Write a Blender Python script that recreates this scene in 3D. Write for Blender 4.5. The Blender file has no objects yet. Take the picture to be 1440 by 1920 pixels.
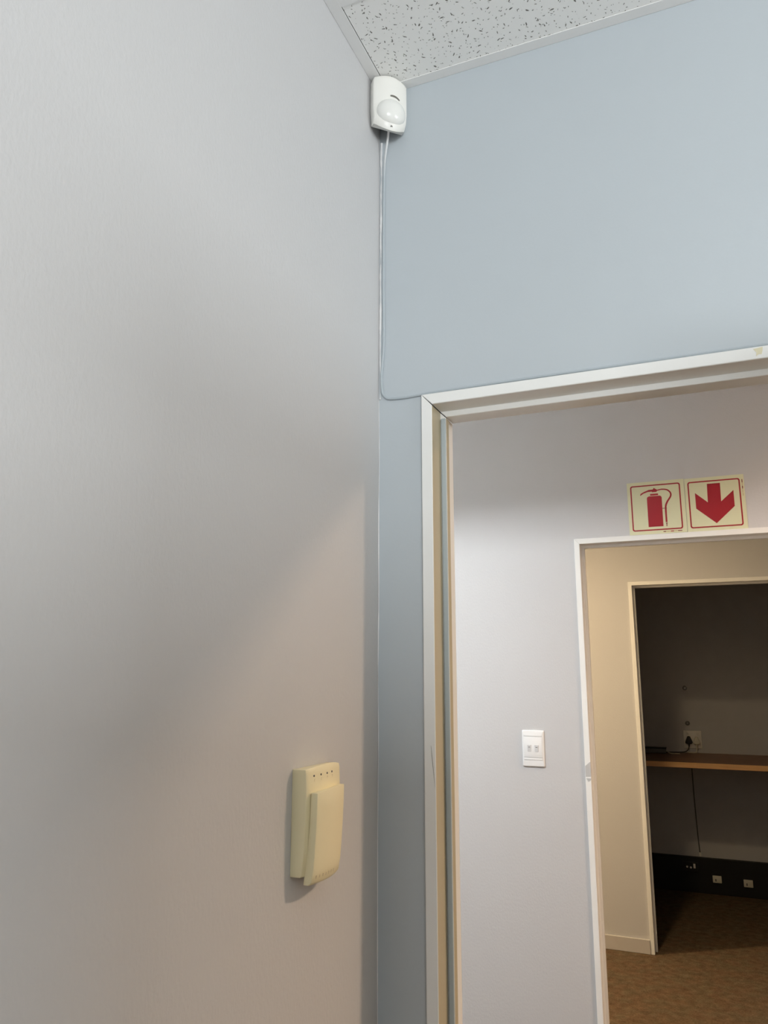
import bpy, bmesh, math, random
from mathutils import Vector, Matrix

scene = bpy.context.scene
COL = scene.collection
random.seed(7)

# ------------------------------------------------------------------ camera
YAW, PITCH, ROLL = 0.3988, 0.2041, 0.0017
fw = Vector((-math.sin(YAW)*math.cos(PITCH), math.cos(YAW)*math.cos(PITCH), math.sin(PITCH)))
rt = Vector((math.cos(YAW), math.sin(YAW), 0)); upv = rt.cross(fw)
r2 = math.cos(ROLL)*rt + math.sin(ROLL)*upv
u2 = -math.sin(ROLL)*rt + math.cos(ROLL)*upv
cam_data = bpy.data.cameras.new('camera')
cam = bpy.data.objects.new('camera', cam_data); COL.objects.link(cam)
cam_data.sensor_fit = 'HORIZONTAL'; cam_data.sensor_width = 36.0
cam_data.lens = 36.0*1439.93/1440.0
cam_data.clip_start = 0.02
cam.matrix_world = Matrix(((r2.x, u2.x, -fw.x, 0.5865), (r2.y, u2.y, -fw.y, -1.3646),
                           (r2.z, u2.z, -fw.z, 1.5447), (0, 0, 0, 1)))
scene.camera = cam

# ------------------------------------------------------------------ world and daylight
world = bpy.data.worlds.new('world'); scene.world = world; world.use_nodes = True
world.node_tree.nodes['Background'].inputs[0].default_value = (0.90, 0.96, 1.0, 1)
world.node_tree.nodes['Background'].inputs[1].default_value = 2.0

def area(name, loc, rot, sx, sy, power, col, spread=180):
    l = bpy.data.lights.new(name, 'AREA'); l.shape = 'RECTANGLE'; l.size = sx; l.size_y = sy
    l.energy = power; l.color = col; l.spread = math.radians(spread)
    o = bpy.data.objects.new(name, l); COL.objects.link(o)
    o.location = loc; o.rotation_euler = rot
    return o
# daylight entering through the two office windows: one behind the camera, one in the right wall (both out of frame)
DAY = (0.94, 0.98, 1.0)
WX0, WX1, WZ0, WZ1 = 1.80, 3.10, 1.40, 2.15
VY0, VY1, VZ0, VZ1 = -1.35, -0.25, 1.65, 2.45
area('daylight_back', ((WX0+WX1)/2, -4.37, (WZ0+WZ1)/2), (math.radians(90), 0, 0), WX1-WX0, WZ1-WZ0, 111, DAY)
area('daylight_right', (3.57, (VY0+VY1)/2, (VZ0+VZ1)/2), (0, math.radians(90), 0), VZ1-VZ0, VY1-VY0, 33, DAY)

scene.view_settings.view_transform = 'Standard'
scene.view_settings.look = 'None'
scene.view_settings.gamma = 1.0
scene.view_settings.use_curve_mapping = False
scene.view_settings.exposure = 0.0

# ------------------------------------------------------------------ materials
def lin(c):
    return tuple(((v/255)/12.92 if v/255 <= 0.04045 else ((v/255+0.055)/1.055)**2.4) for v in c) + (1,)

def mat(name, col, rough=0.6, spec=0.5, metal=0.0):
    m = bpy.data.materials.new(name); m.use_nodes = True
    b = m.node_tree.nodes['Principled BSDF']
    b.inputs['Base Color'].default_value = col if len(col) == 4 else col + (1,)
    b.inputs['Roughness'].default_value = rough
    b.inputs['Specular IOR Level'].default_value = spec
    b.inputs['Metallic'].default_value = metal
    return m

def N(m, t, **kw):
    n = m.node_tree.nodes.new(t)
    for k, v in kw.items(): setattr(n, k, v)
    return n

def noise_tint(m, scale, amount, detail=3, bump=0.0, bump_scale=None, stretch=(1, 1, 1), bump_dist=0.001):
    """subtle colour mottling and fine relief on world coordinates"""
    nt = m.node_tree; b = nt.nodes['Principled BSDF']
    base = tuple(b.inputs['Base Color'].default_value)
    g = N(m, 'ShaderNodeNewGeometry')
    mp = N(m, 'ShaderNodeMapping'); mp.inputs['Scale'].default_value = stretch
    nt.links.new(g.outputs['Position'], mp.inputs['Vector'])
    n = N(m, 'ShaderNodeTexNoise'); n.inputs['Scale'].default_value = scale; n.inputs['Detail'].default_value = detail
    nt.links.new(mp.outputs[0], n.inputs['Vector'])
    mx = N(m, 'ShaderNodeMix', data_type='RGBA')
    mx.inputs[6].default_value = tuple(v*(1-amount) for v in base[:3]) + (1,)
    mx.inputs[7].default_value = tuple(min(1, v*(1+amount)) for v in base[:3]) + (1,)
    nt.links.new(n.outputs[0], mx.inputs[0]); nt.links.new(mx.outputs[2], b.inputs['Base Color'])
    if bump:
        n2 = N(m, 'ShaderNodeTexNoise'); n2.inputs['Scale'].default_value = bump_scale or scale
        n2.inputs['Detail'].default_value = 2
        nt.links.new(mp.outputs[0], n2.inputs['Vector'])
        bp = N(m, 'ShaderNodeBump'); bp.inputs['Strength'].default_value = bump; bp.inputs['Distance'].default_value = bump_dist
        nt.links.new(n2.outputs[0], bp.inputs['Height']); nt.links.new(bp.outputs[0], b.inputs['Normal'])
    return m

M = {}
M['grey_wall'] = noise_tint(mat('grey_wall_paint', (0.572, 0.569, 0.571), 0.55, 0.4), 3, 0.015, 3, 0.35, 170, (1, 1, 0.6), 0.0015)
M['blue_wall'] = noise_tint(mat('blue_wall_paint', (0.50, 0.545, 0.575), 0.5, 0.4), 4, 0.02, 3, 0.12, 160, (1, 1, 1), 0.001)
M['frame'] = noise_tint(mat('white_frame_enamel', (0.86, 0.86, 0.835), 0.32, 0.5), 8, 0.02, 3, 0.05, 90)
M['khaki_enamel'] = noise_tint(mat('khaki_frame_enamel', (0.50, 0.44, 0.30), 0.3, 0.5), 8, 0.03)
M['strip'] = mat('grey_blue_strip', (0.44, 0.50, 0.52), 0.5)
M['caulk'] = mat('white_filler', (0.80, 0.80, 0.80), 0.6)
M['trim_metal'] = noise_tint(mat('white_ceiling_trim', (0.86, 0.86, 0.85), 0.4), 12, 0.03)
M['slab'] = mat('ceiling_slab_paint', (0.72, 0.71, 0.69), 0.8)
M['pir'] = mat('white_detector_plastic', (0.86, 0.85, 0.80), 0.35)
M['lens'] = mat('milky_lens', (0.84, 0.84, 0.80), 0.22)
M['dark'] = mat('dark_plastic', (0.055, 0.052, 0.048), 0.35)
M['slot'] = mat('smoked_window', (0.16, 0.155, 0.13), 0.3)
M['screw'] = mat('steel_screw', (0.35, 0.34, 0.32), 0.35, metal=0.8)
M['cream'] = noise_tint(mat('aged_cream_plastic', (0.88, 0.79, 0.52), 0.45), 14, 0.03)
M['cream_pale'] = noise_tint(mat('pale_cream_plastic', (0.74, 0.68, 0.50), 0.45), 14, 0.02)
M['print'] = mat('faint_print', (0.58, 0.48, 0.28), 0.5)
M['sign'] = noise_tint(mat('luminous_sign_board', (0.70, 0.70, 0.47), 0.4), 10, 0.02)
M['red'] = mat('sign_red', (0.31, 0.006, 0.014), 0.4)
M['red_brown'] = mat('sign_small_print', (0.22, 0.05, 0.04), 0.5)
M['white_plastic'] = mat('white_switch_plastic', (0.86, 0.86, 0.85), 0.2)
M['rocker'] = mat('grey_white_rocker', (0.70, 0.70, 0.70), 0.3)
M['skirt'] = noise_tint(mat('skirting_paint', (0.56, 0.53, 0.50), 0.45), 6, 0.02)
M['black'] = mat('black_plastic', (0.012, 0.012, 0.012), 0.5)
M['trunk'] = noise_tint(mat('black_trunking', (0.009, 0.009, 0.009), 0.75), 20, 0.2)
M['outlet'] = mat('pale_outlet', (0.78, 0.75, 0.62), 0.4)
M['plate'] = mat('socket_plate_white', (0.88, 0.85, 0.78), 0.4)
M['cable_dark'] = mat('dark_cable', (0.10, 0.095, 0.09), 0.5)
M['grey_box'] = mat('grey_adaptor', (0.16, 0.155, 0.15), 0.5)
M['lamp_metal'] = mat('lamp_metal', (0.7, 0.7, 0.68), 0.4)
M['stain'] = mat('yellow_glue_smear', (0.75, 0.70, 0.50), 0.5)
M['screen'] = noise_tint(mat('grey_shade_screen', (0.25, 0.25, 0.26), 0.9), 200, 0.2)
M['ground'] = noise_tint(mat('grey_paving', (0.24, 0.23, 0.22), 0.9), 1.5, 0.1)
M['tape'] = mat('grey_shadow', (0.52, 0.52, 0.51), 0.5)  # flat grey that stands for a shadow on the second frame

def wood(name, a, b, rough, stretch, scale=6):
    m = mat(name, a, rough); nt = m.node_tree; bs = nt.nodes['Principled BSDF']
    g = N(m, 'ShaderNodeNewGeometry'); mp = N(m, 'ShaderNodeMapping'); mp.inputs['Scale'].default_value = stretch
    nt.links.new(g.outputs['Position'], mp.inputs['Vector'])
    n = N(m, 'ShaderNodeTexNoise'); n.inputs['Scale'].default_value = scale; n.inputs['Detail'].default_value = 5
    n.inputs['Distortion'].default_value = 0.6
    nt.links.new(mp.outputs[0], n.inputs['Vector'])
    r = N(m, 'ShaderNodeValToRGB'); r.color_ramp.elements[0].position = 0.35; r.color_ramp.elements[1].position = 0.7
    r.color_ramp.elements[0].color = a + (1,); r.color_ramp.elements[1].color = b + (1,)
    nt.links.new(n.outputs[0], r.inputs[0]); nt.links.new(r.outputs[0], bs.inputs['Base Color'])
    return m
M['oak'] = wood('yellow_oak_veneer', (0.55, 0.38, 0.16), (0.66, 0.48, 0.22), 0.35, (14, 14, 1))
M['counter'] = wood('brown_counter_laminate', (0.20, 0.085, 0.03), (0.27, 0.12, 0.045), 0.4, (1, 14, 14))
M['edge'] = wood('counter_edging', (0.66, 0.38, 0.16), (0.78, 0.47, 0.21), 0.45, (1, 14, 14))

def carpet():
    m = mat('brown_carpet', (0.12, 0.09, 0.06), 0.95, 0.1); nt = m.node_tree; b = nt.nodes['Principled BSDF']
    g = N(m, 'ShaderNodeNewGeometry')
    n1 = N(m, 'ShaderNodeTexNoise'); n1.inputs['Scale'].default_value = 26; n1.inputs['Detail'].default_value = 4
    n2 = N(m, 'ShaderNodeTexNoise'); n2.inputs['Scale'].default_value = 120; n2.inputs['Detail'].default_value = 2
    n3 = N(m, 'ShaderNodeTexNoise'); n3.inputs['Scale'].default_value = 11; n3.inputs['Detail'].default_value = 2
    for n in (n1, n2, n3): nt.links.new(g.outputs['Position'], n.inputs['Vector'])
    r = N(m, 'ShaderNodeValToRGB'); e = r.color_ramp.elements
    e[0].position = 0.32; e[0].color = (0.075, 0.048, 0.029, 1); e[1].position = 0.68; e[1].color = (0.18, 0.128, 0.08, 1)
    mx = N(m, 'ShaderNodeMix', data_type='FLOAT'); mx.inputs[0].default_value = 0.45
    nt.links.new(n1.outputs[0], mx.inputs[2]); nt.links.new(n2.outputs[0], mx.inputs[3])
    nt.links.new(mx.outputs[0], r.inputs[0])
    r3 = N(m, 'ShaderNodeValToRGB'); r3.color_ramp.elements[0].color = (1.05, 0.95, 0.88, 1); r3.color_ramp.elements[1].color = (0.96, 1.0, 0.94, 1)
    r3.color_ramp.elements[0].position = 0.4; r3.color_ramp.elements[1].position = 0.6
    nt.links.new(n3.outputs[0], r3.inputs[0])
    mu = N(m, 'ShaderNodeMix', data_type='RGBA', blend_type='MULTIPLY'); mu.inputs[0].default_value = 1
    nt.links.new(r.outputs[0], mu.inputs[6]); nt.links.new(r3.outputs[0], mu.inputs[7])
    nt.links.new(mu.outputs[2], b.inputs['Base Color'])
    bp = N(m, 'ShaderNodeBump'); bp.inputs['Strength'].default_value = 0.8; bp.inputs['Distance'].default_value = 0.004
    nt.links.new(n2.outputs[0], bp.inputs['Height']); nt.links.new(bp.outputs[0], b.inputs['Normal'])
    return m
M['carpet'] = carpet()

def fissured():
    """mineral-fibre ceiling tile with short randomly turned fissures"""
    m = mat('fissured_ceiling_tile', (0.80, 0.795, 0.77), 0.85, 0.2); nt = m.node_tree; b = nt.nodes['Principled BSDF']
    g = N(m, 'ShaderNodeNewGeometry')
    wob = N(m, 'ShaderNodeTexNoise'); wob.inputs['Scale'].default_value = 160; wob.inputs['Detail'].default_value = 2
    nt.links.new(g.outputs['Position'], wob.inputs['Vector'])
    sub = N(m, 'ShaderNodeVectorMath', operation='SUBTRACT'); sub.inputs[1].default_value = (0.5, 0.5, 0.5)
    nt.links.new(wob.outputs['Color'], sub.inputs[0])
    scl = N(m, 'ShaderNodeVectorMath', operation='SCALE'); scl.inputs['Scale'].default_value = 0.0045
    nt.links.new(sub.outputs[0], scl.inputs[0])
    add = N(m, 'ShaderNodeVectorMath', operation='ADD')
    nt.links.new(g.outputs['Position'], add.inputs[0]); nt.links.new(scl.outputs[0], add.inputs[1])
    masks = []
    for k, (cells, ln, wd, keep) in enumerate(((62, 0.0040, 0.00125, 0.22), (95, 0.0019, 0.0009, 0.45))):
        off = N(m, 'ShaderNodeVectorMath', operation='ADD'); off.inputs[1].default_value = (0.37*k, 0.21*k, 0)
        nt.links.new(add.outputs[0], off.inputs[0])
        v = N(m, 'ShaderNodeTexVoronoi', voronoi_dimensions='2D', feature='F1'); v.inputs['Scale'].default_value = cells
        v.inputs['Randomness'].default_value = 0.95
        nt.links.new(off.outputs[0], v.inputs['Vector'])
        d = N(m, 'ShaderNodeVectorMath', operation='SUBTRACT')
        nt.links.new(off.outputs[0], d.inputs[0]); nt.links.new(v.outputs['Position'], d.inputs[1])
        sep = N(m, 'ShaderNodeSeparateColor'); nt.links.new(v.outputs['Color'], sep.inputs[0])
        ang = N(m, 'ShaderNodeMath', operation='MULTIPLY'); ang.inputs[1].default_value = 6.283
        nt.links.new(sep.outputs[0], ang.inputs[0])
        rot = N(m, 'ShaderNodeVectorRotate', rotation_type='Z_AXIS')
        nt.links.new(d.outputs[0], rot.inputs['Vector']); nt.links.new(ang.outputs[0], rot.inputs['Angle'])
        st = N(m, 'ShaderNodeVectorMath', operation='MULTIPLY'); st.inputs[1].default_value = (1/ln, 1/wd, 0)
        nt.links.new(rot.outputs[0], st.inputs[0])
        L = N(m, 'ShaderNodeVectorMath', operation='LENGTH'); nt.links.new(st.outputs[0], L.inputs[0])
        size = N(m, 'ShaderNodeMapRange'); size.inputs['To Min'].default_value = 0.35; size.inputs['To Max'].default_value = 1.15
        nt.links.new(sep.outputs[1], size.inputs[0])
        dv = N(m, 'ShaderNodeMath', operation='DIVIDE')
        nt.links.new(L.outputs['Value'], dv.inputs[0]); nt.links.new(size.outputs[0], dv.inputs[1])
        mr = N(m, 'ShaderNodeMapRange', interpolation_type='SMOOTHSTEP')
        mr.inputs['From Min'].default_value = 0.7; mr.inputs['From Max'].default_value = 1.1
        mr.inputs['To Min'].default_value = 1.0; mr.inputs['To Max'].default_value = 0.0
        nt.links.new(dv.outputs[0], mr.inputs[0])
        kp = N(m, 'ShaderNodeMath', operation='GREATER_THAN'); kp.inputs[1].default_value = keep
        nt.links.new(sep.outputs[2], kp.inputs[0])
        mm = N(m, 'ShaderNodeMath', operation='MULTIPLY')
        nt.links.new(mr.outputs[0], mm.inputs[0]); nt.links.new(kp.outputs[0], mm.inputs[1])
        masks.append(mm)
    mxm = N(m, 'ShaderNodeMath', operation='MAXIMUM')
    nt.links.new(masks[0].outputs[0], mxm.inputs[0]); nt.links.new(masks[1].outputs[0], mxm.inputs[1])
    mx = N(m, 'ShaderNodeMix', data_type='RGBA')
    mx.inputs[6].default_value = (0.93, 0.93, 0.91, 1); mx.inputs[7].default_value = (0.20, 0.19, 0.17, 1)
    nt.links.new(mxm.outputs[0], mx.inputs[0]); nt.links.new(mx.outputs[2], b.inputs['Base Color'])
    inv = N(m, 'ShaderNodeMath', operation='SUBTRACT'); inv.inputs[0].default_value = 1.0
    nt.links.new(mxm.outputs[0], inv.inputs[1])
    bp = N(m, 'ShaderNodeBump'); bp.inputs['Strength'].default_value = 0.5; bp.inputs['Distance'].default_value = 0.002
    nt.links.new(inv.outputs[0], bp.inputs['Height']); nt.links.new(bp.outputs[0], b.inputs['Normal'])
    return m
M['tile'] = fissured()

def cable_paint():
    """white cable, painted over in the wall's blue-grey lower down"""
    m = mat('cable_white_and_painted', (0.75, 0.75, 0.74), 0.45); nt = m.node_tree; b = nt.nodes['Principled BSDF']
    g = N(m, 'ShaderNodeNewGeometry'); s = N(m, 'ShaderNodeSeparateXYZ'); nt.links.new(g.outputs['Position'], s.inputs[0])
    mr = N(m, 'ShaderNodeMapRange'); mr.inputs['From Min'].default_value = 2.58; mr.inputs['From Max'].default_value = 2.68
    nt.links.new(s.outputs[2], mr.inputs[0])
    mx = N(m, 'ShaderNodeMix', data_type='RGBA'); mx.inputs[6].default_value = (0.44, 0.49, 0.52, 1); mx.inputs[7].default_value = (0.75, 0.75, 0.74, 1)
    nt.links.new(mr.outputs[0], mx.inputs[0]); nt.links.new(mx.outputs[2], b.inputs['Base Color'])
    return m
M['cable'] = cable_paint()

def emis(name, col, s):
    m = mat(name, (0.8, 0.8, 0.8)); b = m.node_tree.nodes['Principled BSDF']
    b.inputs['Emission Color'].default_value = col + (1,); b.inputs['Emission Strength'].default_value = s
    return m
M['diffuser'] = emis('lamp_diffuser', (1.0, 0.86, 0.66), 1.0)
def glass():
    m = bpy.data.materials.new('window_glass'); m.use_nodes = True; nt = m.node_tree; nt.nodes.clear()
    o = N(m, 'ShaderNodeOutputMaterial'); t = N(m, 'ShaderNodeBsdfTransparent'); g = N(m, 'ShaderNodeBsdfGlossy'); x = N(m, 'ShaderNodeMixShader')
    t.inputs[0].default_value = (0.96, 0.98, 0.97, 1); g.inputs['Roughness'].default_value = 0.02; x.inputs[0].default_value = 0.06
    nt.links.new(t.outputs[0], x.inputs[1]); nt.links.new(g.outputs[0], x.inputs[2]); nt.links.new(x.outputs[0], o.inputs[0])
    return m
M['glass'] = glass()

# ------------------------------------------------------------------ mesh helpers
def box(bm, x0, x1, y0, y1, z0, z1):
    v = [bm.verts.new((x, y, z)) for z in (z0, z1) for y in (y0, y1) for x in (x0, x1)]
    for f in ((0, 2, 3, 1), (4, 5, 7, 6), (0, 1, 5, 4), (2, 6, 7, 3), (0, 4, 6, 2), (1, 3, 7, 5)):
        bm.faces.new([v[i] for i in f])
    return v

def boxes(*bs):
    bm = bmesh.new()
    for b in bs: box(bm, *b)
    return bm

def bevel(bm, w, seg=2, angle=0.5):
    bmesh.ops.recalc_face_normals(bm, faces=bm.faces)
    es = [e for e in bm.edges if len(e.link_faces) == 2 and e.calc_face_angle(0) > angle]
    bmesh.ops.bevel(bm, geom=es, offset=w, segments=seg, affect='EDGES', profile=0.5)
    return bm

def loft(rings, closed=True):
    bm = bmesh.new(); R = [[bm.verts.new(p) for p in r] for r in rings]; n = len(rings[0])
    for a, b in zip(R, R[1:]):
        for i in range(n if closed else n-1):
            j = (i+1) % n
            bm.faces.new((a[i], a[j], b[j], b[i]))
    if closed:
        bm.faces.new(R[0][::-1]); bm.faces.new(R[-1])
    return bm

def prism(pts, axis_fn, d0, d1):
    """polygon (2-D) extruded; axis_fn(u, v, d) -> 3-D point"""
    bm = bmesh.new()
    a = [bm.verts.new(axis_fn(u, v, d0)) for u, v in pts]; b = [bm.verts.new(axis_fn(u, v, d1)) for u, v in pts]
    n = len(pts)
    bm.faces.new(a); bm.faces.new(b[::-1])
    for i in range(n): bm.faces.new((a[i], b[i], b[(i+1) % n], a[(i+1) % n]))
    return bm

def smooth_path(pts, sub=6):
    P = [Vector(p) for p in pts]; out = []
    for i in range(len(P)-1):
        p0, p1, p2, p3 = P[max(i-1, 0)], P[i], P[i+1], P[min(i+2, len(P)-1)]
        for k in range(sub):
            t = k/sub
            out.append(0.5*((2*p1)+(p2-p0)*t+(2*p0-5*p1+4*p2-p3)*t*t+(3*p1-p0-3*p2+p3)*t**3))
    out.append(P[-1]); return out

def tube(pts, rad, seg=8, sub=6):
    P = smooth_path(pts, sub) if sub else [Vector(p) for p in pts]
    rings = []; ref = Vector((0.31, 0.52, 0.79)).normalized(); n = len(P)
    for i, p in enumerate(P):
        t = (P[min(i+1, n-1)]-P[max(i-1, 0)]).normalized()
        a = t.cross(ref).normalized(); b = t.cross(a)
        r = rad(i/(n-1)) if callable(rad) else rad
        rings.append([p + r*(math.cos(q)*a+math.sin(q)*b) for q in [2*math.pi*k/seg for k in range(seg)]])
    return loft(rings)

def disc_prism(cx, cy, rx, ry, seg=20):
    return [(cx+rx*math.cos(2*math.pi*k/seg), cy+ry*math.sin(2*math.pi*k/seg)) for k in range(seg)]

def round_rect(x0, x1, z0, z1, r, seg=6):
    out = []
    for cx, cz, a0 in ((x1-r, z1-r, 0), (x0+r, z1-r, 90), (x0+r, z0+r, 180), (x1-r, z0+r, 270)):
        for k in range(seg+1):
            a = math.radians(a0+90*k/seg); out.append((cx+r*math.cos(a), cz+r*math.sin(a)))
    return out

def obj(name, bm, m, parent=None, smooth=False, recalc=True):
    if recalc: bmesh.ops.recalc_face_normals(bm, faces=bm.faces)
    me = bpy.data.meshes.new(name); bm.to_mesh(me); bm.free()
    for mm in (m if isinstance(m, (list, tuple)) else [m]): me.materials.append(mm)
    if smooth:
        for p in me.polygons: p.use_smooth = True
        try: me.set_sharp_from_angle(angle=math.radians(35))
        except Exception: pass
    o = bpy.data.objects.new(name, me); COL.objects.link(o)
    if parent is not None:
        o.parent = parent
        o.matrix_parent_inverse = parent.matrix_world.inverted()
    return o

def tag(o, label=None, cat=None, group=None, kind=None):
    if label: o['label'] = label
    if cat: o['category'] = cat
    if group: o['group'] = group
    if kind: o['kind'] = kind
    return o

def thing(name, label, cat, loc=(0, 0, 0), kind=None, group=None):
    o = bpy.data.objects.new(name, None); COL.objects.link(o); o.empty_display_size = 0.05
    o.location = loc; o.matrix_world = Matrix.Translation(loc)
    return tag(o, label, cat, group, kind)

def struct(name, bm, m, label, cat):
    return tag(obj(name, bm, m), label, cat, kind='structure')

# ------------------------------------------------------------------ the shell
H = 2.80                      # underside of the ceiling slab
Y2, Y3, Y4 = 1.8354, 3.542, 5.0
ZT = 2.08
D1 = (0.0939, 1.005); D2 = (0.0932, 0.985); D3 = (0.1406, 1.032)   # outer x of the three door frames

struct('floor', boxes((-2.12, 3.72, -4.52, 5.1, -0.1, 0)), M['carpet'], 'mottled brown carpet floor seen through the doorways', 'floor')

struct('wall_left', boxes((-0.12, 0, -4.40, 0, 0, H)), M['grey_wall'], 'tall pale grey painted wall with cream keypad on it', 'wall')

bm = boxes((-2.0, D1[0], 0, 0.117, 0, H), (D1[1], 3.6, 0, 0.117, 0, H), (D1[0], D1[1], 0, 0.117, ZT, H))
wf = struct('wall_front', bm, [M['blue_wall'], M['grey_wall']], 'blue-grey painted wall around and above the nearest doorway', 'wall')
for p in wf.data.polygons:
    if p.normal.y > 0.5: p.material_index = 1

struct('wall_back', boxes((-0.12, 3.72, -4.52, -4.40, 0, WZ0), (-0.12, 3.72, -4.52, -4.40, WZ1, H),
       (-0.12, WX0, -4.52, -4.40, WZ0, WZ1), (WX1, 3.72, -4.52, -4.40, WZ0, WZ1)), M['grey_wall'],
       'grey office wall with a window opposite the blue wall', 'wall')
struct('wall_right', boxes((3.6, 3.72, -4.40, VY0, 0, H), (3.6, 3.72, VY1, 5.1, 0, H), (3.6, 3.72, VY0, VY1, 0, VZ0), (3.6, 3.72, VY0, VY1, VZ1, H)),
       M['grey_wall'], 'grey office wall with a window, opposite the keypad wall', 'wall')
struct('ground', boxes((-60, 60, -60, -4.7, -0.4, -0.3), (3.9, 60, -4.7, 60, -0.4, -0.3)), M['ground'], 'grey paved ground outside the office windows', 'ground')
struct('wall_hall', boxes((-2.0, D2[0], Y2, Y2+0.117, 0, H), (D2[1], 3.6, Y2, Y2+0.117, 0, H), (D2[0], D2[1], Y2, Y2+0.117, ZT, H)),
       M['grey_wall'], 'pale grey hallway wall carrying the light switch and fire signs', 'wall')
struct('wall_passage', boxes((-2.0, D3[0], Y3, Y3+0.117, 0, H), (D3[1], 3.6, Y3, Y3+0.117, 0, H), (D3[0], D3[1], Y3, Y3+0.117, ZT, H)),
       M['grey_wall'], 'wall glowing beige in warm light around the dark farthest doorway', 'wall')
struct('wall_storeroom', boxes((-2.0, 3.6, Y4, Y4+0.1, 0, H)), M['grey_wall'], 'dark rear wall of the unlit room above the wooden counter', 'wall')
struct('wall_end', boxes((-2.12, -2.0, 0, 5.1, 0, H)), M['grey_wall'], 'grey end wall closing the hallway on the left, out of sight', 'wall')

# windows (behind and beside the camera)
def window(name, axis, a0, a1, z0, z1, d0, d1, label):
    w = thing(name, label, 'window', ((a0+a1)/2, d0, z0) if axis == 'x' else (d0, (a0+a1)/2, z0), 'structure')
    def b(a, aa, z, zz, dd0, dd1): return (a, aa, dd0, dd1, z, zz) if axis == 'x' else (dd0, dd1, a, aa, z, zz)
    t = 0.045; mid = (a0+a1)/2
    obj('window_frame', boxes(b(a0, a0+t, z0, z1, d0, d1), b(a1-t, a1, z0, z1, d0, d1), b(a0+t, a1-t, z0, z0+t, d0, d1),
        b(a0+t, a1-t, z1-t, z1, d0, d1), b(mid-t/2, mid+t/2, z0+t, z1-t, d0, d1)), M['frame'], w)
    dm = (d0+d1)/2
    for p, q in ((a0+t, mid-t/2), (mid+t/2, a1-t)):
        obj('pane', boxes(b(p, q, z0+t, z1-t, dm-0.002, dm+0.002)), M['glass'], w)
    return w
window('window_1', 'x', WX0, WX1, WZ0, WZ1, -4.49, -4.43, 'white-framed window in the wall behind the camera')

window('window_2', 'y', VY0, VY1, VZ0, VZ1, 3.63, 3.69, 'white-framed window in the right-hand office wall')

# ceiling: slab, trims, T-bars and fissured tiles over the office
ceil = struct('ceiling', boxes((-2.12, 3.72, -4.52, 5.1, H+0.02, H+0.14)), M['slab'], 'suspended ceiling of white fissured tiles in a metal grid', 'ceiling')
TZ = 2.7944
obj('ceiling_panel', boxes((-2.0, 3.6, 0.117, Y2, H, H+0.02)), M['slab'], ceil)
obj('ceiling_panel', boxes((-2.0, 3.6, Y2+0.117, Y3, H, H+0.02)), M['slab'], ceil)
obj('ceiling_panel', boxes((-2.0, 3.6, Y3+0.117, Y4, H, H+0.02)), M['slab'], ceil)
ys = [-0.020]; y = -0.2575
while y > -4.3: ys.append(y); y -= 0.6
ys.append(-4.38)
xs = [0.022, 1.15, 2.35, 3.58]
def angle_trim(name, bm): return obj(name, bm, M['trim_metal'], ceil)
angle_trim('wall_angle', boxes((0.0005, 0.0235, -4.38, -0.0005, TZ, TZ+0.0018), (0.0005, 0.002, -4.38, -0.0005, TZ+0.0018, H+0.018)))
angle_trim('wall_angle', boxes((0.0235, 3.5765, -0.0235, -0.0005, TZ, TZ+0.0018), (0.0235, 3.5765, -0.002, -0.0005, TZ+0.0018, H+0.018)))
angle_trim('wall_angle', boxes((3.5765, 3.5995, -4.38, -0.0005, TZ, TZ+0.0018)))
angle_trim('wall_angle', boxes((0.0005, 3.5995, -4.3995, -4.38, TZ, TZ+0.0018)))
for yy in ys[1:-1]:
    obj('grid_bar', boxes((0.0235, 3.5765, yy-0.012, yy+0.012, TZ+0.0002, TZ+0.002), (0.0235, 3.5765, yy-0.001, yy+0.001, TZ+0.002, H+0.018)), M['trim_metal'], ceil)
for xx in xs[1:-1]:
    for ya, yb in zip(ys, ys[1:]):
        obj('grid_bar', boxes((xx-0.012, xx+0.012, yb+0.0125, ya-0.0125, TZ+0.0002, TZ+0.002)), M['trim_metal'], ceil)
for ya, yb in zip(ys, ys[1:]):
    for xa, xb in zip(xs, xs[1:]):
        zz = TZ+0.0021 + random.uniform(0, 0.0004)
        obj('ceiling_tile', bevel(boxes((xa+0.002, xb-0.002, yb+0.002, ya-0.002, zz, zz+0.014)), 0.001, 1), M['tile'], ceil)

# ------------------------------------------------------------------ door frames
PROFILE = [(0, -0.008), (0.022, -0.008), (0.022, 0.045), (0.0335, 0.045), (0.0335, 0.064), (0.022, 0.064), (0.022, 0.125), (0, 0.125)]
def door_frame(name, label, y, xa, xb, gap=0.0):
    d = thing(name, label, 'door frame', ((xa+xb)/2, y, 0), 'structure')
    for side in (0, 1):
        fx = (lambda u: xa+u) if side == 0 else (lambda u: xb-u)
        ra = [(fx(u), y+v, 0.0) for u, v in PROFILE]; rb = [(fx(u), y+v, ZT-u-gap*min(1, max(0, (u-0.018)/0.004))) for u, v in PROFILE]
        obj('jamb', bevel(loft([ra, rb]), 0.0012, 1, 0.8), M['frame'], d)
    ra = [(xa+u+gap*0.2, y+v, ZT-u) for u, v in PROFILE]; rb = [(xb-u-gap*0.2, y+v, ZT-u) for u, v in PROFILE]
    obj('head', bevel(loft([ra, rb]), 0.0012, 1, 0.8), M['frame'], d)
    return d
d1 = door_frame('door_1', 'nearest white door frame set in the blue-grey wall', 0.0, *D1, gap=0.0022)
d2 = door_frame('door_2', 'white door frame directly below the red fire signs', Y2, *D2)
d3 = door_frame('door_3', 'farthest door frame, opening into the dark room', Y3, *D3)

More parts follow.
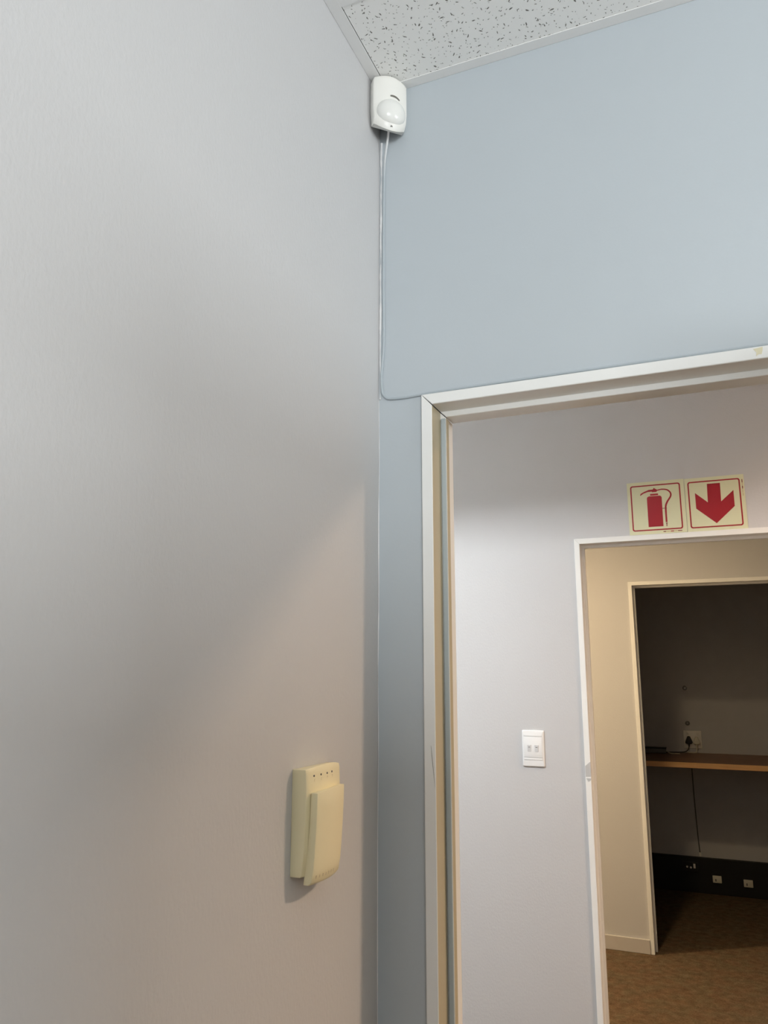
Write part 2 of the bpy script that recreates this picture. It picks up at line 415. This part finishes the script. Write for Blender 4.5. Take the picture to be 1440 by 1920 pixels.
# the inner faces of the nearest frame are coloured khaki
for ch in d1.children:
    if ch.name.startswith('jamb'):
        ch.data.materials.append(M['khaki_enamel'])
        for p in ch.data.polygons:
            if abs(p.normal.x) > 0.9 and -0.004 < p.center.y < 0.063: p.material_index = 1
# grey-blue draught strip on the stop of the nearest frame, a scratch and a glue smear on its face
tag(obj('draught_strip', bevel(boxes((0.1180, 0.1275, 0.0405, 0.0449, 0.0, 2.0425)), 0.001, 1), M['strip'], d1), 'grey-blue draught strip')
obj('scratch', prism([(0.1070, 1.4134), (0.1074, 1.4130), (0.1095, 1.3933), (0.1121, 1.3661), (0.1144, 1.3392), (0.1114, 1.3661), (0.1086, 1.3933)],
    lambda u, v, d: (u, d, v), -0.0082, -0.0078), M['slot'], d1)
obj('glue_smear', prism([(0.6886, 2.0765), (0.696, 2.0772), (0.7034, 2.0783), (0.7025, 2.071), (0.7007, 2.0654), (0.6965, 2.066), (0.6924, 2.0629), (0.693, 2.070)],
    lambda u, v, d: (u, d, v), -0.0083, -0.0078), M['stain'], d1)
# the leaf of the nearest door, swung open into the office (hinged on the right jamb, outside the picture)
lf = obj('door_leaf', bevel(boxes((0.941, 0.981, -0.83, -0.012, 0.008, 2.035)), 0.002, 1), M['oak'], d1)
obj('door_handle', tube([(0.941, -0.77, 1.02), (0.90, -0.77, 1.02), (0.895, -0.74, 1.02), (0.895, -0.66, 1.02)], 0.009), M['screw'], lf)

# shadow on the second frame, put in as flat grey patches
obj('shadow_patch', prism([(0.0945, 1.1835), (0.1150, 1.2004), (0.1150, 1.1450), (0.0945, 1.1440)], lambda u, v, d: (u, d, v), Y2-0.0088, Y2-0.0079), M['tape'], d2)
obj('shadow_patch', prism([(0.0958, 1.1385), (0.1150, 1.1385), (0.1145, 1.1320), (0.1053, 1.1247)], lambda u, v, d: (u, d, v), Y2-0.0088, Y2-0.0079), M['tape'], d2)

# filler beads: ragged white line in the wall corner and beside the frame
def bead(name, pts, r, label, seed):
    rnd = random.Random(seed)
    P = smooth_path(pts, 1); out = []
    a, b = Vector(pts[0]), Vector(pts[-1]); n = 150
    out = []
    for i in range(n+1):
        t = i/n*(len(pts)-1); k = min(int(t), len(pts)-2); q = Vector(pts[k]).lerp(Vector(pts[k+1]), t-k)
        out.append(q + Vector((0.0004*math.sin(i*0.21+seed), 0, 0)))
    ph = [rnd.uniform(0, 6.28) for _ in range(4)]
    rr = [r*max(0.15, 0.85+0.3*math.sin(i*0.11+ph[0])+0.2*math.sin(i*0.31+ph[1])+0.12*math.sin(i*0.83+ph[2])+rnd.uniform(-0.08, 0.08)) for i in range(n+1)]
    return tag(obj(name, tube(out, lambda t: rr[min(n, int(t*n))], 6, 0), M['caulk'], None, True), label, 'filler', kind='structure')
bead('trim_1', [(0.0046, -0.0010, 2.675), (0.0040, -0.0010, 2.5), (0.0034, -0.0010, 2.35), (0.0030, -0.0010, 2.085)], 0.0023, 'ragged white filler line in the corner beside the sensor cable', 3)
bead('trim_2', [(0.0007, -0.0006, 2.083), (0.0007, -0.0006, 1.4), (0.0007, -0.0006, 0.0)], 0.0009, 'thin filler line in the corner below the sensor cable', 5)
bead('trim_3', [(0.0934, -0.0012, 2.078), (0.0934, -0.0012, 1.0), (0.0934, -0.0012, 0.0)], 0.0014, 'ragged white filler along the left edge of the nearest frame', 9)

# skirting boards
tag(obj('baseboard_passage', bevel(boxes((-1.99, D3[0], Y3-0.012, Y3, 0, 0.075)), 0.002, 1), M['skirt']), 'pale skirting board at the foot of the beige-lit wall', 'skirting', kind='structure')

# ------------------------------------------------------------------ motion detector in the corner
S = math.sqrt(0.5)
W2 = 0.0385; B0 = 0.0395; Z0 = 2.679; HT = 0.114; BOW = 0.017
def dp(a, b, z):               # a to the right, b out of the corner, z up
    return Vector((S*a + S*(B0+b), S*a - S*(B0+b), Z0+z))
def d_front(a, z, hw):
    t = a/hw if hw else 0
    e, c = 0.020, 0.033
    f = e + (c-e)*(1-t*t)
    if z < 0.012: f -= 0.0075*(1-z/0.012)
    if z > HT-0.012: f -= 0.006*((z-(HT-0.012))/0.012)**2
    return f
def d_z(a, z, hw):            # the lower edge bows downwards in the middle
    return z - BOW*(1-(a/hw)**2)*max(0.0, 1-z/0.05)
def d_half(z):
    h = W2*(0.93+0.07*min(1, z/0.035))
    if z > HT-0.016:
        q = (z-(HT-0.016))/0.016; h = W2-0.012*(1-math.sqrt(max(0, 1-q*q)))
    return h
det = thing('motion_detector', 'white motion detector with domed lens high in the ceiling corner', 'motion sensor', dp(0, 0, 0))
rings = []
zs = [0, 0.006, 0.012, 0.02, 0.035, 0.05, 0.065, 0.085] + [HT-0.016+0.016*math.sin(math.radians(k)) for k in (15, 35, 55, 72, 90)]
for z in zs:
    hw = d_half(z); r = []
    r.append(dp(hw, 0.0, z)); r.append(dp(-hw, 0.0, z))
    for k in range(17):
        a = -hw + 2*hw*k/16; r.append(dp(a, d_front(a, z, hw), d_z(a, z, hw)))
    rings.append(r)
obj('housing', bevel(loft(rings), 0.0012, 2, 0.7), M['pir'], det, True)
# lens: shallow dome
LZ = 0.0250; LR = 0.0325; rg = [[dp(LR*math.cos(2*math.pi*k/40), 0.012, LZ+LR*0.97*math.sin(2*math.pi*k/40)) for k in range(40)]]
for i in range(13):
    th = math.radians(90*i/12); ring = []
    for k in range(40):
        ph = 2*math.pi*k/40
        a = LR*math.cos(th)*math.cos(ph); z = LZ+LR*0.97*math.cos(th)*math.sin(ph)
        ring.append(dp(a, 0.0225+0.0225*math.sin(th), z))
    rg.append(ring)
lens = obj('lens', loft(rg), M['lens'], det, True)
def arc_patch(r0, r1, a0, a1, lift, n=16):
    bm = bmesh.new(); A = []; B = []; C = []; D = []
    for k in range(n+1):
        t = math.radians(a0+(a1-a0)*k/n)
        row = []
        taper = math.sin(math.pi*min(1, max(0, 0.16+0.68*k/n)))**0.6
        for r in (r0, r0+(r1-r0)*taper):
            a = r*math.cos(t); z = LZ+r*math.sin(t)
            row.append((a, z))
        A.append([dp(row[0][0], d_front(row[0][0], row[0][1], W2)+lift, row[0][1]), dp(row[1][0], d_front(row[1][0], row[1][1], W2)+lift, row[1][1]),
                  dp(row[1][0], d_front(row[1][0], row[1][1], W2)-0.003, row[1][1]), dp(row[0][0], d_front(row[0][0], row[0][1], W2)-0.003, row[0][1])])
    return loft(A)
tag(obj('indicator_window', arc_patch(0.0345, 0.0390, 62, 98, 0.0006), M['slot'], det), 'dark curved indicator window')
sc = dp(-0.001, d_front(0.0, 0.0055, W2)+0.0001, 0.0055-BOW*0.89)
n_ = Vector((S, -S, -1.2)).normalized(); t1 = Vector((S, S, 0)); t2 = n_.cross(t1)
rgs = []
for rr, hh in ((0.0024, -0.001), (0.0024, 0.0004), (0.0019, 0.0006), (0.0012, 0.0002), (0.0006, 0.0001)):
    rgs.append([sc+n_*hh+rr*(math.cos(q)*t1+math.sin(q)*t2) for q in [2*math.pi*k/14 for k in range(14)]])
obj('screw', loft(rgs), M['screw'], det, True)

# its cable: down the corner, round the bend and along the top of the frame
cab = [(0.0320, -0.0260, 2.6830), (0.0225, -0.0110, 2.668), (0.0150, -0.0042, 2.638), (0.0120, -0.0028, 2.60), (0.0105, -0.0026, 2.4776), (0.0107, -0.0026, 2.3171), (0.0112, -0.0026, 2.2096),
       (0.0080, -0.0026, 2.1577), (0.0062, -0.0026, 2.129), (0.0083, -0.0026, 2.0999), (0.0147, -0.0026, 2.0887), (0.0252, -0.0026, 2.0831),
       (0.0587, -0.0026, 2.0812), (0.0928, -0.0026, 2.0825), (0.1374, -0.0026, 2.0836), (0.3163, -0.0026, 2.0842), (0.5071, -0.0026, 2.0837), (0.7121, -0.0026, 2.0832), (0.95, -0.0026, 2.083)]
tag(obj('sensor_cable', tube(cab, 0.0025, 8, 8), M['cable'], None, True), 'thin painted cable running from the motion detector to the door frame', 'cable')

# ------------------------------------------------------------------ keypad on the left wall
KY0, KY1 = -0.3205, -0.2090
key = thing('alarm_keypad', 'cream plastic alarm keypad with flap on the left wall', 'keypad', (0, -0.265, 1.25))
def kring(z, y0, y1, xb, xe, xc, n=15):
    r = [(xb, y1, z), (xb, y0, z)]
    for k in range(n):
        t = -1+2*k/(n-1); r.append((xe+(xc-xe)*(1-t*t), y0+(y1-y0)*(t+1)/2, z))
    return r
def karch(z, f):   # arched top
    return f
rings = []
for z, e in ((1.2535, 0.0165), (1.2560, 0.0185), (1.287, 0.0215), (1.336, 0.0235), (1.373, 0.0242), (1.396, 0.0232)):
    rings.append(kring(z, KY0, KY1, 0.0, e, e+0.0085))
top = [(x, y, 1.4015+0.0050*(1-((y+0.268)/0.055)**2)) for x, y, z in kring(0, KY0, KY1, 0.0, 0.0222, 0.0298)]
rings.append(top)
body = obj('housing', bevel(loft(rings), 0.0012, 2, 0.7), M['cream'], key, True)
for p in body.data.polygons: pass
rings = []
for z, xb, xe in ((1.2425, 0.018, 0.0270), (1.247, 0.0185, 0.0310), (1.263, 0.0205, 0.0338), (1.287, 0.0235, 0.0358), (1.323, 0.0265, 0.0378), (1.350, 0.0275, 0.0388)):
    rings.append(kring(z, -0.3130, -0.2240, xb, xe, xe+0.0062))
rings.append([(x, y, 1.3695+0.0045*(1-((y+0.262)/0.05)**2)) for x, y, z in kring(0, -0.3130, -0.2240, 0.028, 0.0390, 0.0452)])
flap = obj('flap', bevel(loft(rings), 0.0012, 2, 0.7), M['cream'], key, True)
def k_front(y, e=0.0233):
    t = (y-(KY0+KY1)/2)/((KY1-KY0)/2); return e+0.0085*(1-t*t)
for (yy, zz), (yd, zd) in zip([(-0.3036, 1.3931), (-0.2867, 1.3935), (-0.2691, 1.3936), (-0.2529, 1.3940)],
                              [(-0.3019, 1.3867), (-0.285, 1.3869), (-0.2683, 1.3874), (-0.2518, 1.3878)]):
    x = k_front(yy)
    obj('indicator_light', prism(disc_prism(yy, zz-0.001, 0.0017, 0.0015, 14), lambda u, v, d: (d, u, v), x-0.002, x+0.0004), M['dark'], key)
    x = k_front(yd)
    ring_o = disc_prism(yd, zd-0.001, 0.0016, 0.0024, 14); ring_i = disc_prism(yd, zd-0.001, 0.0009, 0.0016, 14)
    bm = bmesh.new()
    O = [bm.verts.new((x+0.0003, u, v)) for u, v in ring_o]; I = [bm.verts.new((x+0.0003, u, v)) for u, v in ring_i]
    for k in range(14): bm.faces.new((O[k], O[(k+1) % 14], I[(k+1) % 14], I[k]))
    obj('drop_symbol', bm, M['print'], key)
# seven small embossed letters along the bottom of the flap (only their upright strokes can be made out)
def f_front(y, z):
    for (za, xa), (zb, xb) in zip(((1.2425, 0.027), (1.247, 0.031), (1.263, 0.0338), (1.287, 0.0358)), ((1.247, 0.031), (1.263, 0.0338), (1.287, 0.0358), (1.4, 0.0358))):
        if za <= z <= zb:
            e = xa+(xb-xa)*(z-za)/(zb-za); break
    t = (y+0.2685)/0.0445; return e+0.0062*(1-t*t)
for k in range(7):
    yy = -0.3045+0.0080*k; zc = 1.2535
    pts = [(-0.0012, -0.0022), (-0.0002, 0.0022), (0.0004, 0.0022), (0.0013, -0.0022), (0.0007, -0.0022), (0.0001, 0.0006), (-0.0006, -0.0022)] if k in (1, 3) else \
          [(-0.0010, -0.0022), (-0.0010, 0.0022), (0.0006, 0.0022), (0.0012, 0.0008), (0.0004, -0.0002), (0.0011, -0.0022), (0.0003, -0.0022), (-0.0004, -0.0004), (-0.0005, -0.0022)]
    bm = bmesh.new(); vs = [bm.verts.new((f_front(yy+u, zc+v)+0.0003, yy+u, zc+v)) for u, v in pts]; bm.faces.new(vs)
    obj('letter_mark', bm, M['print'], flap)

# ------------------------------------------------------------------ fire signs above the second doorway
XZ = lambda u, v, d: (u, d, v)
SP = Y2-0.0025
def sign_panel(name, label, x0, x1, z0, z1, bx0, bx1, bz0, bz1):
    s = thing(name, label, 'sign', ((x0+x1)/2, Y2, z0), group='fire equipment signs')
    obj('board', prism(round_rect(x0, x1, z0, z1, 0.001, 1), XZ, SP, Y2-0.0002), M['sign'], s)
    o = round_rect(bx0, bx1, bz0, bz1, 0.009); i = round_rect(bx0+0.0050, bx1-0.0050, bz0+0.0050, bz1-0.0050, 0.0055)
    bm = bmesh.new(); n = len(o)
    O = [bm.verts.new((u, SP-0.0004, v)) for u, v in o]; I = [bm.verts.new((u, SP-0.0004, v)) for u, v in i]
    O2 = [bm.verts.new((u, SP, v)) for u, v in o]; I2 = [bm.verts.new((u, SP, v)) for u, v in i]
    for k in range(n):
        j = (k+1) % n
        bm.faces.new((O[k], O[j], I[j], I[k])); bm.faces.new((O[k], O2[k], O2[j], O[j])); bm.faces.new((I[k], I[j], I2[j], I2[k]))
    obj('red_border', bm, M['red'], s)
    return s
s1 = sign_panel('extinguisher_sign', 'pale green sign with red fire extinguisher pictogram above second doorway', 0.3155, 0.5328, 2.0815, 2.2965, 0.3278, 0.5180, 2.0955, 2.2830)
s2 = sign_panel('arrow_sign', 'pale green sign with red arrow pointing down, right of extinguisher sign', 0.5342, 0.7490, 2.0805, 2.2945, 0.5452, 0.7347, 2.0935, 2.2805)
def pic(name, pts, parent, m='red', lift=0.0005):
    return obj(name, prism(pts, XZ, SP-lift, SP), M[m], parent)
pic('arrow', [(0.6166, 2.267), (0.6638, 2.267), (0.6626, 2.193), (0.7093, 2.2343), (0.7090, 2.1710), (0.6405, 2.1083), (0.5708, 2.1715), (0.5706, 2.2343), (0.6148, 2.193)], s2)
ex = pic('extinguisher', [(0.3900, 2.2270), (0.3920, 2.2325), (0.3977, 2.2356), (0.4400, 2.2356), (0.4445, 2.2325), (0.4464, 2.2270), (0.4455, 2.1105), (0.3895, 2.1105)], s1)
pic('neck', [(0.4034, 2.2452), (0.4334, 2.2452), (0.4338, 2.2379), (0.4032, 2.2379)], ex)
pic('valve', [(0.4106, 2.2519), (0.4106, 2.2579), (0.4189, 2.2690), (0.4317, 2.2594), (0.4285, 2.2519)], ex)
pic('lever', [(0.3642, 2.2418), (0.3675, 2.2490), (0.3800, 2.2555), (0.3994, 2.2624), (0.4173, 2.2629), (0.4140, 2.2547), (0.3949, 2.2542), (0.3780, 2.2485), (0.3665, 2.2410)], ex, lift=0.0006)
hz = smooth_path([(u, 0, v) for u, v in [(0.4290, 2.2575), (0.4400, 2.2600), (0.4507, 2.2607), (0.4681, 2.257), (0.4800, 2.2444), (0.4798, 2.2296), (0.4668, 2.2095), (0.4598, 2.1931), (0.4584, 2.1721), (0.4581, 2.1258)]], 5)
L_, R_ = [], []
for i, p_ in enumerate(hz):
    t = (hz[min(i+1, len(hz)-1)]-hz[max(i-1, 0)]).normalized(); w = 0.0020+0.0013*min(1, i/30); q = Vector((-t.z, 0, t.x))*w
    L_.append((p_.x+q.x, p_.z+q.z)); R_.append((p_.x-q.x, p_.z-q.z))
bm = bmesh.new()
A = [bm.verts.new((u, SP-0.0006, v)) for u, v in L_]; B = [bm.verts.new((u, SP-0.0006, v)) for u, v in R_]
A2 = [bm.verts.new((u, SP, v)) for u, v in L_]; B2 = [bm.verts.new((u, SP, v)) for u, v in R_]
for k in range(len(A)-1):
    bm.faces.new((A[k], A[k+1], B[k+1], B[k])); bm.faces.new((A[k], A2[k], A2[k+1], A[k+1])); bm.faces.new((B[k], B[k+1], B2[k+1], B2[k]))
obj('hose', bm, M['red'], ex)
pic('nozzle', [(0.4550, 2.1235), (0.4622, 2.1235), (0.4600, 2.1190), (0.4595, 2.1095), (0.4567, 2.1095), (0.4568, 2.1190)], ex, 'red_brown')
pic('hose_strap', [(0.4450, 2.1838), (0.4630, 2.1838), (0.4630, 2.1815), (0.4450, 2.1815)], ex, 'red_brown', 0.0007)
rnd = random.Random(2)
x = 0.4437
for wlen, mm in ((0.0105, 'red_brown'), (0.0145, 'print'), (0.0130, 'red'), (0.0110, 'print'), (0.0165, 'red_brown')):
    pic('small_print', [(x, 2.0872), (x, 2.0902), (x+wlen*0.4, 2.0906), (x+wlen, 2.0903), (x+wlen, 2.0874), (x+wlen*0.5, 2.0870)], s1, mm); x += wlen+0.0012
z = 2.2746
for wlen, mm in ((0.0135, 'red_brown'), (0.010, 'print'), (0.0120, 'red_brown'), (0.0140, 'print'), (0.0110, 'print')):
    pic('small_print', [(0.7410, z), (0.7438, z), (0.7440, z-wlen*0.5), (0.7436, z-wlen), (0.7409, z-wlen), (0.7407, z-wlen*0.5)], s2, mm); z -= wlen+0.0013

# ------------------------------------------------------------------ light switch
sw = thing('light_switch', 'white double light switch on the grey hallway wall', 'switch', (-0.107, Y2, 1.1710))
def plate_ring(x0, x1, z0, z1, r, y): return [(u, y, v) for u, v in round_rect(x0, x1, z0, z1, r, 4)]
obj('cover_plate', loft([plate_ring(-0.1515, -0.0625, 1.1710, 1.3115, 0.004, Y2-0.0003), plate_ring(-0.1515, -0.0625, 1.1710, 1.3115, 0.004, Y2-0.004),
     plate_ring(-0.1490, -0.0650, 1.1735, 1.3090, 0.004, Y2-0.0075), plate_ring(-0.1465, -0.0675, 1.1930, 1.2990, 0.003, Y2-0.0095)]), M['white_plastic'], sw, True)
obj('module', bevel(boxes((-0.1440, -0.0700, Y2-0.0118, Y2-0.0090, 1.2060, 1.2860)), 0.001, 2), M['white_plastic'], sw, True)
obj('ridge', bevel(boxes((-0.1440, -0.0700, Y2-0.0112, Y2-0.0088, 1.2875, 1.2960)), 0.0015, 2), M['white_plastic'], sw, True)
obj('ridge', bevel(boxes((-0.1440, -0.0700, Y2-0.0112, Y2-0.0088, 1.1965, 1.2045)), 0.0015, 2), M['white_plastic'], sw, True)
for x in (-0.1290, -0.0996):
    rk = obj('rocker', bevel(loft([[(x, Y2-0.0110, 1.2290), (x+0.0147, Y2-0.0110, 1.2290), (x+0.0147, Y2-0.0110, 1.2550), (x, Y2-0.0110, 1.2550)],
        [(x, Y2-0.0128, 1.2290), (x+0.0147, Y2-0.0128, 1.2290), (x+0.0147, Y2-0.0150, 1.2550), (x, Y2-0.0150, 1.2550)]]), 0.0008, 1), M['rocker'], sw)
    obj('tick_mark', boxes((x+0.0040, x+0.0107, Y2-0.0149, Y2-0.0140, 1.2455, 1.2472)), M['dark'], rk)

# ------------------------------------------------------------------ the dark room
ct = thing('wall_counter', 'brown wooden counter along the rear wall of the dark room', 'counter', (0.8, 4.65, 0.922))
obj('counter_top', bevel(boxes((-1.995, 3.595, 4.312, 4.998, 0.922, 0.9550)), 0.001, 1), M['counter'], ct)
tag(obj('edging', bevel(boxes((-1.995, 3.595, 4.300, 4.312, 0.9215, 0.9555)), 0.002, 2), M['edge'], ct), 'lighter wooden front edging')

sp = thing('double_socket', 'white wall socket plate above the wooden counter', 'socket', (0.40, Y4, 0.988))
obj('plate', bevel(boxes((0.3385, 0.4635, Y4-0.010, Y4-0.0003, 0.987, 1.1130)), 0.003, 2), M['plate'], sp, True)
for x in (0.358, 0.428):
    obj('switch_rocker', bevel(boxes((x, x+0.016, Y4-0.0135, Y4-0.0095, 1.084, 1.102)), 0.001, 1), M['plate'], sp)
def plug(name, label, cx, cz, m, cord):
    p = thing(name, label, 'plug', (cx, Y4-0.011, cz-0.03), group='plugs in the double socket')
    out = [(0, 0.030), (0.010, 0.027), (0.016, 0.014), (0.024, -0.004), (0.027, -0.016), (0.022, -0.024), (0.010, -0.028), (-0.010, -0.028), (-0.022, -0.024), (-0.027, -0.016), (-0.024, -0.004), (-0.016, 0.014), (-0.010, 0.027)]
    out = [(cx+u*0.95, cz+v) for u, v in out]
    sm = [(cx+(u-cx)*0.85, cz+(v-cz)*0.85) for u, v in out]
    obj('plug_body', bevel(loft([[(u, Y4-0.0108, v) for u, v in out], [(u, Y4-0.030, v) for u, v in out], [(u, Y4-0.040, v) for u, v in sm]]), 0.002, 2, 0.6), m, p, True)
    obj('cord', tube(cord, lambda t: 0.006 if t < 0.15 else 0.0038, 8, 6), m, p, True)
plug('plug', 'black plug in the double socket above the counter', 0.3735, 1.045, M['black'],
     [(0.3735, Y4-0.027, 1.020), (0.3720, Y4-0.030, 1.000), (0.3650, Y4-0.036, 0.980), (0.345, Y4-0.045, 0.9640), (0.30, Y4-0.055, 0.9595), (0.24, Y4-0.075, 0.9595), (0.17, Y4-0.06, 0.9595)])
plug('plug', 'pale plug beside the black one in the double socket', 0.4270, 1.043, M['outlet'],
     [(0.4270, Y4-0.027, 1.020), (0.4265, Y4-0.030, 1.000), (0.4255, Y4-0.034, 0.978), (0.421, Y4-0.038, 0.9640), (0.400, Y4-0.040, 0.9596), (0.36, Y4-0.028, 0.9596)])

ad = thing('power_adaptor', 'small dark adaptor box lying at the left end of the counter', 'adaptor', (0.14, 4.88, 0.9552))
obj('case', bevel(boxes((0.060, 0.215, 4.850, 4.915, 0.9552, 0.9870)), 0.004, 2), M['grey_box'], ad, True)
obj('lid', bevel(boxes((0.060, 0.218, 4.848, 4.917, 0.9872, 0.9950)), 0.002, 2), M['black'], ad, True)
obj('lead', tube([(0.212, 4.87, 0.975), (0.226, 4.86, 0.968), (0.245, 4.845, 0.9600), (0.275, 4.835, 0.9592), (0.31, 4.84, 0.9592)], 0.0036, 8), M['outlet'], ad, True)

for zz, lab in ((1.4223, 'upper of two small screw plugs above the socket plate'), (1.1655, 'lower of two small screw plugs, just above the socket plate')):
    w = thing('screw_plug', lab, 'screw plug', (0.3723, Y4, zz), group='screw plugs in the dark wall')
    bm = bmesh.new(); rr = []
    for r, yy in ((0.017, Y4-0.0003), (0.016, Y4-0.003), (0.009, Y4-0.0045), (0.007, Y4-0.001)):
        rr.append([(0.3723+r*math.cos(q), yy, zz+r*math.sin(q)) for q in [2*math.pi*k/18 for k in range(18)]])
    bm.free(); obj('collar', loft(rr), M['grey_box'], w, True)
    obj('screw', prism(disc_prism(0.3723, zz, 0.0055, 0.0055, 12), XZ, Y4-0.0055, Y4-0.0012), M['screw'], w)

dr = thing('drop_cable', 'thin dark cable hanging down the wall under the counter', 'cable', (0.388, Y4, 0.236))
obj('wire', tube([(0.3765, Y4-0.0045, 0.921), (0.3790, Y4-0.0045, 0.80), (0.3800, Y4-0.0045, 0.62), (0.3860, Y4-0.0045, 0.3645), (0.3912, Y4-0.0045, 0.262)], 0.0038, 8), M['cable_dark'], dr, True)
obj('connector', bevel(boxes((0.3850, 0.3990, Y4-0.012, Y4-0.001, 0.2360, 0.2640)), 0.002, 2), M['plate'], dr, True)

tag(obj('baseboard_storeroom', bevel(boxes((-1.99, 3.59, 4.952, Y4, 0, 0.2335)), 0.003, 2), M['trunk']), 'black cable trunking along the foot of the dark wall', 'skirting', kind='structure')
def outlet(label, x0, x1, z0, z1):
    o = thing('outlet', label, 'socket', ((x0+x1)/2, 4.952, z0), group='outlets on the black trunking')
    obj('face', bevel(boxes((x0, x1, 4.940, 4.9518, z0, z1)), 0.003, 2), M['outlet'], o, True)
    obj('slot', boxes((x0+0.016, x0+0.024, 4.9390, 4.9402, z0+0.010, z0+0.026)), M['grey_box'], o)
outlet('pale outlet on the black trunking, nearer the drop cable', 0.4635, 0.5220, 0.0800, 0.1270)
outlet('pale outlet on the black trunking, right of the other one', 0.6630, 0.7225, 0.0710, 0.1190)
bo = thing('black_outlet', 'black outlet with small pale dots and white tab on the trunking', 'socket', (0.325, 4.952, 0.140), group='outlets on the black trunking')
obj('face', bevel(boxes((0.270, 0.375, 4.944, 4.9518, 0.140, 0.205)), 0.002, 2), M['black'], bo)
for x, z in ((0.2992, 0.1703), (0.3240, 0.1672)):
    obj('contact', prism(disc_prism(x, z, 0.0070, 0.0070, 14), XZ, 4.9420, 4.9442), M['plate'], bo)
obj('tab', bevel(boxes((0.3415, 0.3555, 4.938, 4.9442, 0.1640, 0.1945)), 0.001, 1), M['plate'], bo)

# ------------------------------------------------------------------ an unseen screen added behind the camera to shade the corner
SX0, SX1, SH = 0.10, 1.28, 1.67
ps = thing('added_shade_screen', 'added grey screen behind the camera that shades the left wall and corner', 'screen', ((SX0+SX1)/2, -1.80, 0))
obj('panel', bevel(boxes((SX0+0.02, SX1-0.02, -1.82, -1.78, 0.10, SH-0.02)), 0.008, 2), M['screen'], ps)
for a, b in ((SX0, SX0+0.02), (SX1-0.02, SX1)):
    obj('post', boxes((a, b, -1.825, -1.775, 0.03, SH)), M['lamp_metal'], ps)
    obj('foot', bevel(boxes((a-0.01, b+0.01, -2.0, -1.6, 0, 0.03)), 0.004, 1), M['lamp_metal'], ps)
obj('top_rail', boxes((SX0+0.02, SX1-0.02, -1.825, -1.775, SH-0.02, SH)), M['lamp_metal'], ps)

# ------------------------------------------------------------------ ceiling lamps of the hallway and the passage (outside the picture, some of them added)
def lamp(name, label, x, y, sx, sy, skirt, lx, ly, power, col, shade_blade=0.0):
    """surface-mounted fitting: opaque skirt of half-size sx/2, sy/2 and depth below the light source, which measures lx by ly"""
    t = thing(name, label, 'lamp', (x, y, H)); zl = H-0.030; zb = zl-skirt
    obj('housing', boxes((x-sx/2-0.012, x-sx/2, y-sy/2-0.012, y+sy/2+0.012, zb, H), (x+sx/2, x+sx/2+0.012, y-sy/2-0.012, y+sy/2+0.012, zb, H),
        (x-sx/2, x+sx/2, y-sy/2-0.012, y-sy/2, zb, H), (x-sx/2, x+sx/2, y+sy/2, y+sy/2+0.012, zb, H)), M['lamp_metal'], t)
    obj('diffuser', boxes((x-lx/2, x+lx/2, y-ly/2, y+ly/2, zl+0.004, H)), M['diffuser'], t)
    if shade_blade:              # added blade that keeps the light off the wall towards the office
        obj('shade_blade', boxes((x-sx/2-0.012, x+sx/2+0.012, y-sy/2-0.012, y-sy/2, zb-shade_blade, zb)), M['lamp_metal'], t)
    l = area(name+'_light', (x, y, zl), (0, 0, 0), lx, ly, power, col)
    l.parent = t; l.matrix_parent_inverse = t.matrix_world.inverted()
lamp('hall_lamp', 'warm ceiling lamp lighting the hallway beyond the nearest doorway', 1.95, 0.98, 0.44, 0.44, 0.104, 0.27, 0.27, 56, (1.0, 0.72, 0.50))
lamp('tube_light', 'added long cool white ceiling light, unseen, brightening the hallway wall', -0.95, 0.30, 1.50, 0.16, 0.031, 1.40, 0.03, 55, (0.93, 0.975, 1.0), 0.16)  # unseen light added to brighten the hallway wall
lamp('passage_lamp', 'warm ceiling lamp lighting the passage beyond the fire signs', 0.0, 2.10, 0.25, 0.25, 0.05, 0.14, 0.14, 14, (1.0, 0.75, 0.45))
lamp('passage_lamp', 'added second warm passage lamp, unseen, evening out the light on the beige wall', -1.55, 2.35, 0.25, 0.25, 0.03, 0.14, 0.14, 58, (1.0, 0.75, 0.45))  # extra unseen lamp added to even out the passage wall's brightness
